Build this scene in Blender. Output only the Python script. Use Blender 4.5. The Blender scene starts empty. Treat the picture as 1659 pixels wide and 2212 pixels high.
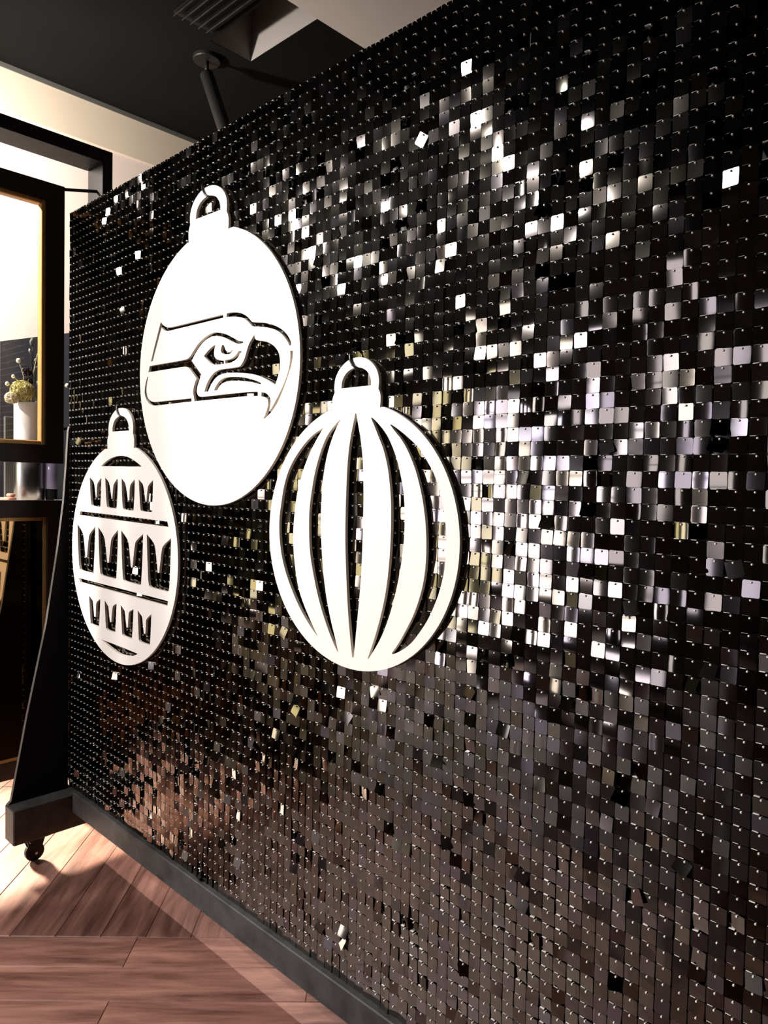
import bpy, bmesh, math, random
import numpy as np
from mathutils import Vector, Matrix

random.seed(7)
rng = np.random.default_rng(11)
scene = bpy.context.scene
COL = scene.collection

# ------------------------------------------------------------------ camera
# world: X along the sequin wall, Y away from the viewer through it, Z up (floor at 0)
FPX, W_PX, H_PX = 1575.0, 1659, 2212
CAM = np.array([3.0756, -1.3025, 1.5792])
CR = np.array([0.7225446, 0.69095253, 0.02266928])
CU = np.array([-0.04493397, 0.01421618, 0.9988888])
CW = np.array([-0.68986248, 0.72276033, -0.04131907])
cd = bpy.data.cameras.new('camera')
cam = bpy.data.objects.new('camera', cd)
COL.objects.link(cam)
cd.sensor_fit = 'HORIZONTAL'
cd.sensor_width = 36.0
cd.lens = FPX / W_PX * 36.0
cd.clip_start = 0.02
m = Matrix.Identity(4)
for i in range(3):
    m[i][0], m[i][1], m[i][2], m[i][3] = CR[i], CU[i], -CW[i], CAM[i]
cam.matrix_world = m
scene.camera = cam


def ray(x, y):
    return CW * FPX + CR * (x - 829.5) + CU * (1106.0 - y)


def on_y(x, y, Y):
    d = ray(x, y)
    return CAM + d * ((Y - CAM[1]) / d[1])


def on_x(x, y, X):
    d = ray(x, y)
    return CAM + d * ((X - CAM[0]) / d[0])


def on_z(x, y, Z):
    d = ray(x, y)
    return CAM + d * ((Z - CAM[2]) / d[2])


def project(P):
    v = np.asarray(P) - CAM
    z = v @ CW
    return 829.5 + FPX * (v @ CR) / z, 1106.0 - FPX * (v @ CU) / z


# ------------------------------------------------------------------ world, lights, exposure
wd = bpy.data.worlds.new('world')
scene.world = wd
wd.use_nodes = True
wd.node_tree.nodes['Background'].inputs[0].default_value = (0.9, 0.95, 1.0, 1)
wd.node_tree.nodes['Background'].inputs[1].default_value = 0.0
scene.view_settings.view_transform = 'Standard'
scene.view_settings.look = 'None'
scene.view_settings.exposure = 0.0
scene.view_settings.gamma = 1.0
scene.view_settings.use_curve_mapping = False
scene.cycles.use_denoising = True


def spot(name, loc, target, watts, col, size=60, blend=0.5, radius=0.05):
    ld = bpy.data.lights.new(name, 'SPOT')
    ld.energy = watts
    ld.color = col
    ld.spot_size = math.radians(size)
    ld.spot_blend = blend
    ld.shadow_soft_size = radius
    o = bpy.data.objects.new(name, ld)
    o.location = loc
    o.rotation_euler = (Vector(target) - Vector(loc)).to_track_quat('-Z', 'Y').to_euler()
    COL.objects.link(o)
    return o


WARM = (1.0, 0.78, 0.58)
NEUT = (1.0, 0.93, 0.87)
# ceiling track spots on the viewer's side that wash the display wall and the floor before it
spot('track_spot_left_offscreen', (-1.3, -2.7, 3.6), (0.55, 0, 1.05), 720, NEUT, 58, 0.7, 0.08)
spot('track_spot_right_offscreen', (0.1, -3.1, 3.6), (1.3, 0, 1.05), 600, NEUT, 58, 0.7, 0.08)
# low lamp beyond the partition: its light runs under it and under the foot onto the floor
spot('low_spot_offscreen', (-3.1, -0.35, 1.5), (0.0, -0.15, 0.0), 6800, WARM, 20, 0.5, 0.20)
# lamp over the bar, on the far side of the partition
spot('bar_spot_offscreen', (-0.70, -0.75, 3.1), (-1.15, 0.8, 2.75), 300, (1, .88, .79), 150, 0.7, 0.06)

# ------------------------------------------------------------------ materials
def new_mat(name):
    mt = bpy.data.materials.new(name)
    mt.use_nodes = True
    nt = mt.node_tree
    return mt, nt, nt.nodes['Principled BSDF']


def mat(name, col, rough=0.5, metal=0.0, noise=0.0, nscale=20.0, bump=0.0, emit=None, estr=0.0, trans=0.0, spec=0.5):
    mt, nt, b = new_mat(name)
    b.inputs['Base Color'].default_value = (*col, 1)
    b.inputs['Roughness'].default_value = rough
    b.inputs['Metallic'].default_value = metal
    b.inputs['Transmission Weight'].default_value = trans
    b.inputs['Specular IOR Level'].default_value = spec
    if emit:
        b.inputs['Emission Color'].default_value = (*emit, 1)
        b.inputs['Emission Strength'].default_value = estr
    if noise or bump:
        tc = nt.nodes.new('ShaderNodeTexCoord')
        nz = nt.nodes.new('ShaderNodeTexNoise')
        nz.inputs['Scale'].default_value = nscale
        nz.inputs['Detail'].default_value = 6
        nt.links.new(tc.outputs['Object'], nz.inputs['Vector'])
        if noise:
            cr = nt.nodes.new('ShaderNodeValToRGB')
            cr.color_ramp.elements[0].position = 0.3
            cr.color_ramp.elements[1].position = 0.7
            cr.color_ramp.elements[0].color = (*[c * (1 - noise) for c in col], 1)
            cr.color_ramp.elements[1].color = (*[min(1, c * (1 + noise)) for c in col], 1)
            nt.links.new(nz.outputs['Fac'], cr.inputs['Fac'])
            nt.links.new(cr.outputs['Color'], b.inputs['Base Color'])
        if bump:
            bp = nt.nodes.new('ShaderNodeBump')
            bp.inputs['Strength'].default_value = bump
            bp.inputs['Distance'].default_value = 0.002
            nt.links.new(nz.outputs['Fac'], bp.inputs['Height'])
            nt.links.new(bp.outputs['Normal'], b.inputs['Normal'])
    return mt


def wood_mat(name, c0, c1, rough, stretch, island=True, bump=0.15):
    mt, nt, b = new_mat(name)
    tc = nt.nodes.new('ShaderNodeTexCoord')
    geo = nt.nodes.new('ShaderNodeNewGeometry')
    oi = nt.nodes.new('ShaderNodeObjectInfo')
    add = nt.nodes.new('ShaderNodeMath'); add.operation = 'ADD'
    nt.links.new(geo.outputs['Random Per Island'], add.inputs[0])
    nt.links.new(oi.outputs['Random'], add.inputs[1])
    mul = nt.nodes.new('ShaderNodeMath'); mul.operation = 'MULTIPLY'; mul.inputs[1].default_value = 37.0
    nt.links.new(add.outputs[0], mul.inputs[0])
    vadd = nt.nodes.new('ShaderNodeVectorMath'); vadd.operation = 'ADD'
    nt.links.new(tc.outputs['Object'], vadd.inputs[0])
    nt.links.new(mul.outputs[0], vadd.inputs[1])
    mp = nt.nodes.new('ShaderNodeMapping')
    mp.inputs['Scale'].default_value = stretch
    nt.links.new(vadd.outputs[0], mp.inputs['Vector'])
    n1 = nt.nodes.new('ShaderNodeTexNoise')
    n1.inputs['Scale'].default_value = 1.0
    n1.inputs['Detail'].default_value = 8
    n1.inputs['Roughness'].default_value = 0.65
    n1.inputs['Distortion'].default_value = 0.4
    nt.links.new(mp.outputs[0], n1.inputs['Vector'])
    cr = nt.nodes.new('ShaderNodeValToRGB')
    cr.color_ramp.elements[0].position = 0.32
    cr.color_ramp.elements[1].position = 0.70
    cr.color_ramp.elements[0].color = (*c0, 1)
    cr.color_ramp.elements[1].color = (*c1, 1)
    nt.links.new(n1.outputs['Fac'], cr.inputs['Fac'])
    fr = nt.nodes.new('ShaderNodeMath'); fr.operation = 'FRACT'
    nt.links.new(add.outputs[0], fr.inputs[0])
    mr = nt.nodes.new('ShaderNodeMapRange')
    mr.inputs['To Min'].default_value = 0.78
    mr.inputs['To Max'].default_value = 1.18
    nt.links.new(fr.outputs[0], mr.inputs['Value'])
    vm = nt.nodes.new('ShaderNodeVectorMath'); vm.operation = 'SCALE'
    nt.links.new(cr.outputs['Color'], vm.inputs[0])
    nt.links.new(mr.outputs[0], vm.inputs['Scale'])
    nt.links.new(vm.outputs[0], b.inputs['Base Color'])
    b.inputs['Roughness'].default_value = rough
    bp = nt.nodes.new('ShaderNodeBump')
    bp.inputs['Strength'].default_value = bump
    bp.inputs['Distance'].default_value = 0.002
    nt.links.new(n1.outputs['Fac'], bp.inputs['Height'])
    nt.links.new(bp.outputs['Normal'], b.inputs['Normal'])
    return mt


def sequin_mat():
    mt, nt, b = new_mat('black_mirror_film')
    geo = nt.nodes.new('ShaderNodeNewGeometry')
    oi = nt.nodes.new('ShaderNodeObjectInfo')
    add = nt.nodes.new('ShaderNodeMath'); add.operation = 'ADD'
    nt.links.new(geo.outputs['Random Per Island'], add.inputs[0])
    nt.links.new(oi.outputs['Random'], add.inputs[1])
    fr = nt.nodes.new('ShaderNodeMath'); fr.operation = 'FRACT'
    nt.links.new(add.outputs[0], fr.inputs[0])
    cr = nt.nodes.new('ShaderNodeValToRGB')
    e = cr.color_ramp.elements
    e[0].position, e[0].color = 0.0, (0.172, 0.155, 0.148, 1)
    e[1].position, e[1].color = 1.0, (0.176, 0.162, 0.180, 1)
    k = e.new(0.5); k.color = (0.155, 0.145, 0.123, 1)
    nt.links.new(fr.outputs[0], cr.inputs['Fac'])
    nt.links.new(cr.outputs['Color'], b.inputs['Base Color'])
    b.inputs['Metallic'].default_value = 1.0
    b.inputs['Roughness'].default_value = 0.06
    return mt


M = {}
M['sequin'] = sequin_mat()
M['peg'] = mat('glint_pale_peg', (0.85, 0.83, 0.78), 0.22)  # pale colour stands in for lamp glints on clear pegs and ledges
M['backing'] = mat('black_plastic_backing', (0.006, 0.006, 0.006), 0.5)
M['white'] = mat('white_painted_board', (0.86, 0.83, 0.79), 0.45, noise=0.02, nscale=9)
M['edge'] = mat('cut_board_edge', (0.80, 0.72, 0.62), 0.6)
M['hook'] = mat('black_wire', (0.01, 0.01, 0.01), 0.3)
M['blackpaint'] = mat('black_paint', (0.004, 0.004, 0.0042), 0.7, noise=0.3, nscale=14, spec=0.15)
M['greyblack'] = mat('worn_black_timber', (0.040, 0.040, 0.041), 0.6, noise=0.4, nscale=18, bump=0.2, spec=0.3)
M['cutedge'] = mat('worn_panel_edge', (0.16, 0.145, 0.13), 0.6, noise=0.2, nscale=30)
M['rubber'] = mat('black_rubber', (0.006, 0.006, 0.006), 0.6, spec=0.2)
M['steel'] = mat('bright_steel', (0.6, 0.58, 0.52), 0.25, metal=1)
M['plank'] = wood_mat('reddish_brown_wood', (0.075, 0.028, 0.020), (0.33, 0.165, 0.128), 0.42, (2.2, 18, 18), bump=0.4)
M['subfloor'] = mat('dark_joint', (0.05, 0.028, 0.022), 0.7)
M['darkwood'] = wood_mat('dark_walnut', (0.008, 0.004, 0.003), (0.024, 0.013, 0.010), 0.5, (12, 12, 2.5))
M['gold'] = mat('gold_trim', (0.62, 0.36, 0.12), 0.42, metal=0.35, noise=0.1, nscale=30)
M['bronze'] = mat('bronze_mirror', (0.42, 0.27, 0.13), 0.03, metal=1)
M['blackmetal'] = mat('black_metal_frame', (0.007, 0.007, 0.007), 0.5, spec=0.3)
M['palewall'] = mat('pale_plaster', (0.80, 0.69, 0.62), 0.8, noise=0.03, nscale=3)
M['beige'] = mat('beige_plaster', (0.66, 0.58, 0.46), 0.8, noise=0.03, nscale=3)
M['blackceil'] = mat('black_ceiling_paint', (0.0045, 0.0045, 0.0045), 0.9, noise=0.2, nscale=2, spec=0.1)
M['greyceil'] = mat('warm_grey_ceiling', (0.60, 0.57, 0.52), 0.8, noise=0.05, nscale=3)
M['darkwall'] = mat('charcoal_wall', (0.018, 0.016, 0.015), 0.75, noise=0.2, nscale=2)
M['grey'] = mat('mid_grey_paint', (0.10, 0.10, 0.09), 0.6)
M['navy'] = mat('blue_black_board', (0.004, 0.005, 0.009), 0.4, spec=0.2)
M['counter'] = mat('cream_stone', (0.62, 0.54, 0.44), 0.3, noise=0.06, nscale=12)
M['vase'] = mat('white_ceramic', (0.86, 0.82, 0.79), 0.35)
M['brushed'] = mat('brushed_metal', (0.42, 0.42, 0.42), 0.28, metal=1)
M['lilac'] = mat('lilac_glass', (0.42, 0.38, 0.58), 0.12)
M['pinkcloth'] = mat('pink_cloth', (0.72, 0.36, 0.27), 0.8)
M['paper'] = mat('white_paper', (0.85, 0.83, 0.8), 0.7)
M['yellow'] = wood_mat('pale_yellow_petal', (0.62, 0.57, 0.16), (0.95, 0.92, 0.62), 0.6, (70, 70, 70))
M['cream'] = mat('cream_petal', (0.85, 0.80, 0.62), 0.6)
M['darkflower'] = mat('dark_burgundy_petal', (0.022, 0.008, 0.008), 0.5)
M['stem'] = mat('pale_stem', (0.50, 0.46, 0.28), 0.6)
M['leaf'] = mat('green_leaf', (0.20, 0.30, 0.12), 0.5)
M['greyleaf'] = mat('grey_green_leaf', (0.26, 0.33, 0.27), 0.5)
M['glass'] = None
gm = bpy.data.materials.new('clear_glass'); gm.use_nodes = True
nt = gm.node_tree; nt.nodes.clear()
o_ = nt.nodes.new('ShaderNodeOutputMaterial'); mx = nt.nodes.new('ShaderNodeMixShader')
tr = nt.nodes.new('ShaderNodeBsdfTransparent'); gl = nt.nodes.new('ShaderNodeBsdfGlossy'); gl.inputs['Roughness'].default_value = 0.02
mx.inputs[0].default_value = 0.05
nt.links.new(tr.outputs[0], mx.inputs[1]); nt.links.new(gl.outputs[0], mx.inputs[2]); nt.links.new(mx.outputs[0], o_.inputs[0])
M['glass'] = gm


# ------------------------------------------------------------------ helpers
class MB:
    def __init__(s):
        s.v = []; s.f = []; s.mi = []

    def add(s, v, f, mi=0):
        o = len(s.v)
        s.v += [tuple(p) for p in v]
        s.f += [[i + o for i in q] for q in f]
        s.mi += [mi] * len(f)
        return s

    def box(s, x0, x1, y0, y1, z0, z1, mi=0):
        v = [(x, y, z) for x in (x0, x1) for y in (y0, y1) for z in (z0, z1)]
        return s.add(v, [(0, 1, 3, 2), (4, 6, 7, 5), (0, 4, 5, 1), (2, 3, 7, 6), (0, 2, 6, 4), (1, 5, 7, 3)], mi)

    def lathe(s, cx, cy, prof, n=32, mi=0):
        v = []; f = []
        for r, z in prof:
            for k in range(n):
                a = 2 * math.pi * k / n
                v.append((cx + r * math.cos(a), cy + r * math.sin(a), z))
        for i in range(len(prof) - 1):
            for k in range(n):
                k2 = (k + 1) % n
                f.append((i * n + k, i * n + k2, (i + 1) * n + k2, (i + 1) * n + k))
        f.append(tuple(range(n - 1, -1, -1)))
        f.append(tuple((len(prof) - 1) * n + k for k in range(n)))
        return s.add(v, f, mi)

    def tube(s, pts, rad, n=8, mi=0):
        pts = [Vector(p) for p in pts]
        rads = rad if isinstance(rad, (list, tuple)) else [rad] * len(pts)
        v = []; f = []
        up = Vector((0.13, 0.29, 0.95)).normalized()
        for i, p in enumerate(pts):
            t = (pts[min(i + 1, len(pts) - 1)] - pts[max(i - 1, 0)]).normalized()
            a = t.cross(up)
            if a.length < 1e-3: a = t.cross(Vector((1, 0, 0)))
            a.normalize(); b = t.cross(a).normalized()
            for k in range(n):
                th = 2 * math.pi * k / n
                v.append(p + rads[i] * (math.cos(th) * a + math.sin(th) * b))
        for i in range(len(pts) - 1):
            for k in range(n):
                k2 = (k + 1) % n
                f.append((i * n + k, i * n + k2, (i + 1) * n + k2, (i + 1) * n + k))
        f.append(tuple(range(n - 1, -1, -1)))
        f.append(tuple((len(pts) - 1) * n + k for k in range(n)))
        return s.add(v, f, mi)

    def blob(s, c, rx, ry, rz, nu=10, nv=7, jit=0.0, mi=0):
        v = [(c[0], c[1], c[2] + rz)]; f = []
        for j in range(1, nv):
            ph = math.pi * j / nv
            for k in range(nu):
                th = 2 * math.pi * k / nu
                q = 1 + random.uniform(-jit, jit)
                v.append((c[0] + q * rx * math.sin(ph) * math.cos(th), c[1] + q * ry * math.sin(ph) * math.sin(th), c[2] + q * rz * math.cos(ph)))
        v.append((c[0], c[1], c[2] - rz))
        for k in range(nu):
            f.append((0, 1 + k, 1 + (k + 1) % nu))
        for j in range(nv - 2):
            for k in range(nu):
                a = 1 + j * nu + k; b = 1 + j * nu + (k + 1) % nu
                f.append((a, a + nu, b + nu, b))
        last = len(v) - 1
        for k in range(nu):
            f.append((last, last - nu + (k + 1) % nu, last - nu + k))
        return s.add(v, f, mi)

    def build(s, name, mats, parent=None, smooth=False, bevel=0.0):
        me = bpy.data.meshes.new(name)
        me.from_pydata([tuple(p) for p in s.v], [], s.f)
        mats = mats if isinstance(mats, (list, tuple)) else [mats]
        for mm in mats: me.materials.append(mm)
        for p, i in zip(me.polygons, s.mi):
            p.material_index = i
        bm = bmesh.new(); bm.from_mesh(me)
        bmesh.ops.recalc_face_normals(bm, faces=bm.faces)
        if bevel:
            ed = [e for e in bm.edges if len(e.link_faces) == 2 and e.calc_face_angle(0) > 0.6]
            bmesh.ops.bevel(bm, geom=ed, offset=bevel, segments=1, affect='EDGES')
        bm.to_mesh(me); bm.free()
        if smooth:
            for p in me.polygons: p.use_smooth = True
        o = bpy.data.objects.new(name, me)
        COL.objects.link(o)
        if parent is not None: attach(o, parent)
        return o


def attach(o, parent):
    o.parent = parent
    pm = Matrix.Translation(parent.location)
    if parent.parent is not None:
        pm = Matrix.Translation(parent.parent.location) if parent.type != 'EMPTY' and parent.location.length == 0 else pm
        pm = WORLD.get(parent.name, pm)
    o.matrix_parent_inverse = pm.inverted()


WORLD = {}


def tag(o, label=None, cat=None, group=None, kind=None):
    if label: o['label'] = label
    if cat: o['category'] = cat
    if group: o['group'] = group
    if kind: o['kind'] = kind
    return o


def thing(name, label, cat, loc, group=None):
    o = bpy.data.objects.new(name, None)
    o.empty_display_size = 0.05
    COL.objects.link(o)
    o.location = loc
    return tag(o, label, cat, group)


def struct(name, mb, m_, **kw):
    return tag(mb.build(name, m_, **kw), kind='structure')


# ------------------------------------------------------------------ room shell
X0, X1, Y0, Y1, ZC = -4.6, 6.2, -5.2, 3.2, 3.82
floor = struct('floor', MB().box(X0, X1, Y0, Y1, -0.10, -0.012), M['subfloor'])

# ceiling: black, with a recess and a warm grey bay behind the display wall
RX0, RX1, RY0, RY1 = None, None, None, None
eA = on_z(685, 42, ZC); eB = on_z(560, 122, ZC)
RY1 = (eA[1] + eB[1]) / 2
RX1 = eA[0] + 0.004
RX0 = on_z(530, 128, ZC)[0]
RY0 = on_z(452, 66, ZC)[1] + 0.05
cb = MB()
T = ZC + 0.003
cb.box(X0, RX0, Y0, Y1, ZC, T)
cb.box(RX0, RX1, Y0, RY0, ZC, T)
cb.box(RX0, RX1, RY1, Y1, ZC, T)
cb.box(RX1, X1, Y0, 0.15, ZC, T)
ceil = struct('ceiling', cb, M['blackceil'])
struct('ceiling_bay', MB().box(RX1, X1, 0.15, Y1, ZC, T), M['greyceil'])
rb = MB()
rb.box(RX0 - .02, RX1 + .02, RY1, RY1 + .02, ZC + .003, ZC + .4)
rb.box(RX0 - .02, RX0, RY0, RY1, ZC + .003, ZC + .4)
rb.box(RX1, RX1 + .02, RY0, RY1, ZC + .003, ZC + .4)
rb.box(RX0 - .02, RX1 + .02, RY0 - .02, RY0, ZC + .003, ZC + .4)
rb.box(RX0 - .02, RX1 + .02, RY0 - .02, RY1 + .02, ZC + .4, ZC + .42)
struct('ceiling_recess', rb, mat('grey_recess_paint', (0.26, 0.25, 0.235), 0.8))

XW = -1.3      # pale side wall beyond the bar
HB = 3.563     # foot of the bulkhead
struct('wall_side', MB().box(XW - .12, XW, 0.02, Y1, -0.01, ZC), M['palewall'])
struct('trim_1', MB().box(XW, XW + .012, 0.02, Y1, HB, ZC), M['beige'])
struct('trim_2', MB().box(XW + .0, XW + .02, 0.02, Y1, ZC - .025, ZC), M['grey'])
struct('wall_back', MB().box(X0, X1, Y1, Y1 + .12, -0.01, ZC), M['darkwall'])
struct('wall_left', MB().box(X0 - .12, X0, Y0, Y1, -0.01, ZC), M['darkwall'])
struct('wall_right', MB().box(X1, X1 + .12, Y0, Y1, -0.01, ZC), M['darkwall'])

# window wall behind the viewer: unseen glowing openings, added to show in the sequins
WINS = [(-4.2, -3.75), (-3.45, -2.95), (-2.65, -2.05), (-1.75, -1.15), (-0.85, -0.35), (0.75, 1.10)]
GLOW = [('yellow_glow_pane', (1.0, 0.86, 0.42), 4.2), ('warm_glow_pane', (1.0, 0.90, 0.62), 5.8), ('bright_glow_pane', (1.0, 0.90, 0.86), 9.0), ('bright_glow_pane', (1.0, 0.90, 0.88), 9.5), ('bright_glow_pane', (0.95, 0.90, 1.0), 7.5), ('dim_glow_pane', (0.95, 0.88, 0.95), 3.4)]  # added glow, tints and strengths set for the sequin reflections
WZ0, WZ1 = 0.25, 3.0
wf = MB()
xs = X0
for a, b in WINS:
    wf.box(xs, a, Y0 - .14, Y0, -0.01, ZC); xs = b
    wf.box(a, b, Y0 - .14, Y0, -0.01, WZ0); wf.box(a, b, Y0 - .14, Y0, WZ1, ZC)
wf.box(xs, X1, Y0 - .14, Y0, -0.01, ZC)
struct('wall_front', wf, mat('mauve_grey_plaster', (0.32, 0.285, 0.28), 0.8, noise=0.25, nscale=1.3))
for i, (a, b) in enumerate(WINS):
    f = MB()
    t = .035
    f.box(a, a + t, Y0 - .09, Y0 - .03, WZ0, WZ1); f.box(b - t, b, Y0 - .09, Y0 - .03, WZ0, WZ1)
    f.box(a + t, b - t, Y0 - .09, Y0 - .03, WZ0, WZ0 + t); f.box(a + t, b - t, Y0 - .09, Y0 - .03, WZ1 - t, WZ1)
    for k in (1, 2):
        zz = WZ0 + (WZ1 - WZ0) * k / 3
        f.box(a + t, b - t, Y0 - .08, Y0 - .04, zz - .02, zz + .02)
    w = struct('added_window_%d_offscreen' % (i + 1), f, M['blackmetal'])
    pane_m = mat(GLOW[i][0], (0.8, 0.8, 0.8), 0.3, emit=GLOW[i][1], estr=GLOW[i][2])
    for k in range(3):
        z0 = WZ0 + (WZ1 - WZ0) * k / 3 + (.035 if k == 0 else .02)
        z1 = WZ0 + (WZ1 - WZ0) * (k + 1) / 3 - (.035 if k == 2 else .02)
        MB().box(a + t, b - t, Y0 - .064, Y0 - .058, z0, z1).build('glow_pane_%d_%d_offscreen' % (i + 1, k + 1), pane_m, w)

# ------------------------------------------------------------------ floor planks (45 degrees to the wall)
R2 = math.sqrt(0.5)
PW, VA, UA = 0.154, 0.638, 0.064
plank_meshes = {}


def plank_mesh(L):
    key = round(L, 3)
    if key not in plank_meshes:
        g = 0.0004
        o = MB().box(-L / 2 + g, L / 2 - g, -PW / 2 + g, PW / 2 - g, -0.0115, 0.0).build('plank', M['plank'], None, bevel=0.0018)
        plank_meshes[key] = o.data
        bpy.data.objects.remove(o)
    return plank_meshes[key]


planks = []   # (cx, cy, length, angle)
LN = 1.2


def inside(cx, cy, L, ang):
    c, s = math.cos(ang), math.sin(ang)
    for a in (-L / 2, L / 2):
        for b in (-PW / 2, PW / 2):
            x, y = cx + a * c - b * s, cy + a * s + b * c
            if not (X0 + .01 < x < X1 - .01 and Y0 + .01 < y < Y1 - .01): return False
            if x < XW + .01 and y > .01 and x > XW - .13: return False
    return True


prnd = random.Random(3)
for k in range(0, 52):             # rows that run along (1,1)
    v = VA + (k + .5) * PW
    off = {0: 0.50, 1: -0.10, 2: 0.51, 3: 0.15}.get(k, prnd.uniform(0, LN))
    for j in range(-8, 9):
        u = off + (j + .5) * LN
        cx, cy = (u + v) * R2, (u - v) * R2
        if inside(cx, cy, LN, math.pi / 4): planks.append((cx, cy, LN, math.pi / 4))
for k in range(-34, 34):           # rows that run along (1,-1) and butt on the first
    u = UA + (k + .5) * PW
    first = prnd.choice([1.2, 1.2, 0.9])
    ends = [VA, VA - first]
    while ends[-1] > -8: ends.append(ends[-1] - LN)
    for a, b in zip(ends[:-1], ends[1:]):
        v = (a + b) / 2
        L = a - b
        cx, cy = (u + v) * R2, (u - v) * R2
        if inside(cx, cy, L, -math.pi / 4): planks.append((cx, cy, L, -math.pi / 4))
planks.sort(key=lambda p: (p[0] - 0.8) ** 2 + (p[1] + 0.3) ** 2)
for cx, cy, L, ang in planks[:280]:
    o = bpy.data.objects.new('plank', plank_mesh(L))
    o.location = (cx, cy, random.uniform(-.0006, 0))
    o.rotation_euler = (0, 0, ang)
    COL.objects.link(o)
    o.parent = floor
rest = planks[280:]
for ang in (math.pi / 4, -math.pi / 4):
    mb = MB()
    c, s = math.cos(-ang), math.sin(-ang)
    for cx, cy, L, a in rest:
        if a == ang:
            lx, ly = cx * c - cy * s, cx * s + cy * c
            mb.box(lx - L / 2 + .0015, lx + L / 2 - .0015, ly - PW / 2 + .0015, ly + PW / 2 - .0015, -.0115, -.0005)
    if mb.v:
        o = mb.build('planks_beyond', M['plank'])
        o.rotation_euler = (0, 0, ang)
        o.parent = floor
        tag(o, kind='stuff')

# ------------------------------------------------------------------ the sequin display wall
ZB = 0.26                     # foot of the sequin field
NPX, NPY = 12, 8
P = 0.03
WL = NPX * 0.3
wall = thing('sequin_backdrop', 'freestanding black shimmering sequin display wall on casters', 'display wall', (WL / 2, 0.05, 0.0))

# one panel: backing, ledges and hooks, glints put into their pale colour
pm_ = MB()
pm_.box(0.0008, 0.2992, 0.004, 0.0115, 0.0008, 0.2992)
panel_base = pm_.build('sequin_panel', [M['backing'], M['peg']])
pv, pf = [], []
mb = MB()
mb.box(0.0008, 0.2992, 0.004, 0.0115, 0.0008, 0.2992, 0)
for r_ in range(10):
    zt = r_ * P + 0.0298
    for c_ in range(10):
        x = (c_ + .5) * P
        # short ledge beside the hook
        mb.box(x - .0125, x - .003, -.0022, .004, zt - .0010, zt + .0002, 1)
        z = r_ * P + 0.0255
        n = 6
        v = []
        for yy, rr in ((.004, .0018), (-.0045, .0021), (-.0062, .0013)):
            for k in range(n):
                th = 2 * math.pi * k / n
                v.append((x + rr * math.cos(th), yy, z + rr * math.sin(th)))
        f = []
        for i in range(2):
            for k in range(n):
                k2 = (k + 1) % n
                f.append((i * n + k, i * n + k2, (i + 1) * n + k2, (i + 1) * n + k))
        f.append(tuple(2 * n + k for k in range(n)))
        mb.add(v, f, 1)
bpy.data.objects.remove(panel_base)
proto = mb.build('sequin_panel', [M['backing'], M['peg']])
panels = {}
for i in range(NPX):
    for j in range(NPY):
        o = proto if (i, j) == (0, 0) else proto.copy()
        if o is not proto: COL.objects.link(o)
        loc = Vector((i * 0.3, 0.0, ZB + j * 0.3))
        o.location = loc - wall.location
        o.parent = wall
        panels[(i, j)] = (o, loc)

# sequins -----------------------------------------------------------
SW, ST, SB = 0.0143, 0.0036, -0.0256       # half width, top and bottom about the hook
GX = np.array([-1, -.84, 0, .84, 1.0])
GZ = np.array([0, .11, .5, .89, 1.0])      # 0 top, 1 bottom


def sequin_grid(bend, curl):
    v = np.zeros((5, 5, 3))
    for a in range(5):
        for b in range(5):
            x = GX[a] * SW
            z = ST + (SB - ST) * GZ[b]
            if a in (0, 4) and b in (0, 4):
                x *= .955; z += (-.00062 if b == 0 else .00062)
            v[a, b] = (x, -bend * (1 - GX[a] ** 2) - curl * (GZ[b] - .5) ** 2 * 4, z)
    return v.reshape(-1, 3)


SF = np.array([(a * 5 + b, (a + 1) * 5 + b, (a + 1) * 5 + b + 1, a * 5 + b + 1) for a in range(4) for b in range(4)])
NC, NR = NPX * 10, NPY * 10


def smooth_field(sc, amp):
    g = rng.normal(size=(NC // sc + 3, NR // sc + 3))
    out = np.zeros((NC, NR))
    for c in range(NC):
        for r in range(NR):
            x, y = c / sc, r / sc
            i, j = int(x), int(y)
            fx, fy = x - i, y - j
            out[c, r] = (g[i, j] * (1 - fx) * (1 - fy) + g[i + 1, j] * fx * (1 - fy) + g[i, j + 1] * (1 - fx) * fy + g[i + 1, j + 1] * fx * fy)
    return out * amp


D2R = math.pi / 180
yaw = smooth_field(6, 2.2) + rng.normal(size=(NC, NR)) * 2.8
pit = smooth_field(7, 1.5) + rng.normal(size=(NC, NR)) * 1.9 + 0.2
rol = rng.normal(size=(NC, NR)) * 0.8
out = rng.random((NC, NR))
m1 = out < 0.25
yaw[m1] += rng.normal(size=m1.sum()) * 7
pit[m1] += rng.normal(size=m1.sum()) * 3
m2 = out < 0.05
yaw[m2] += rng.normal(size=m2.sum()) * 16
pit[m2] += np.abs(rng.normal(size=m2.sum())) * 12
rol[m2] += rng.normal(size=m2.sum()) * 12
bend = rng.normal(size=(NC, NR)) * 0.00009
bend[rng.random((NC, NR)) < .12] *= 3.5
curl = rng.normal(size=(NC, NR)) * 0.00011

ORN = {   # centre, shape matrix (in wall coordinates, heights over ZB), cap stretch, cap shift
    'big': ((1.0977, 1.661), ((0.4393, -0.0091), (-0.0091, 0.4273)), 0.93, -0.02),
    'mid': ((1.755, 1.1788), ((0.3399, 0.0), (0.0, 0.3351)), 1.0, 0.004),
    'small': ((0.5163, 1.0303), ((0.4096, 0.0), (0.0, 0.4076)), 0.95, 0.0),
}

# the fits were taken 32 mm in front of the sequins; carry them back along the sight lines to the plane they hang in
_t = (1.3025 - 0.0205) / (1.3025 - 0.032)
ORN = {k: ((3.0756 + (c[0] - 3.0756) * _t, 1.3192 + (c[1] - 1.3192) * _t), tuple(tuple(q * _t for q in r) for r in mm), a, b) for k, (c, mm, a, b) in ORN.items()}


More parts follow.
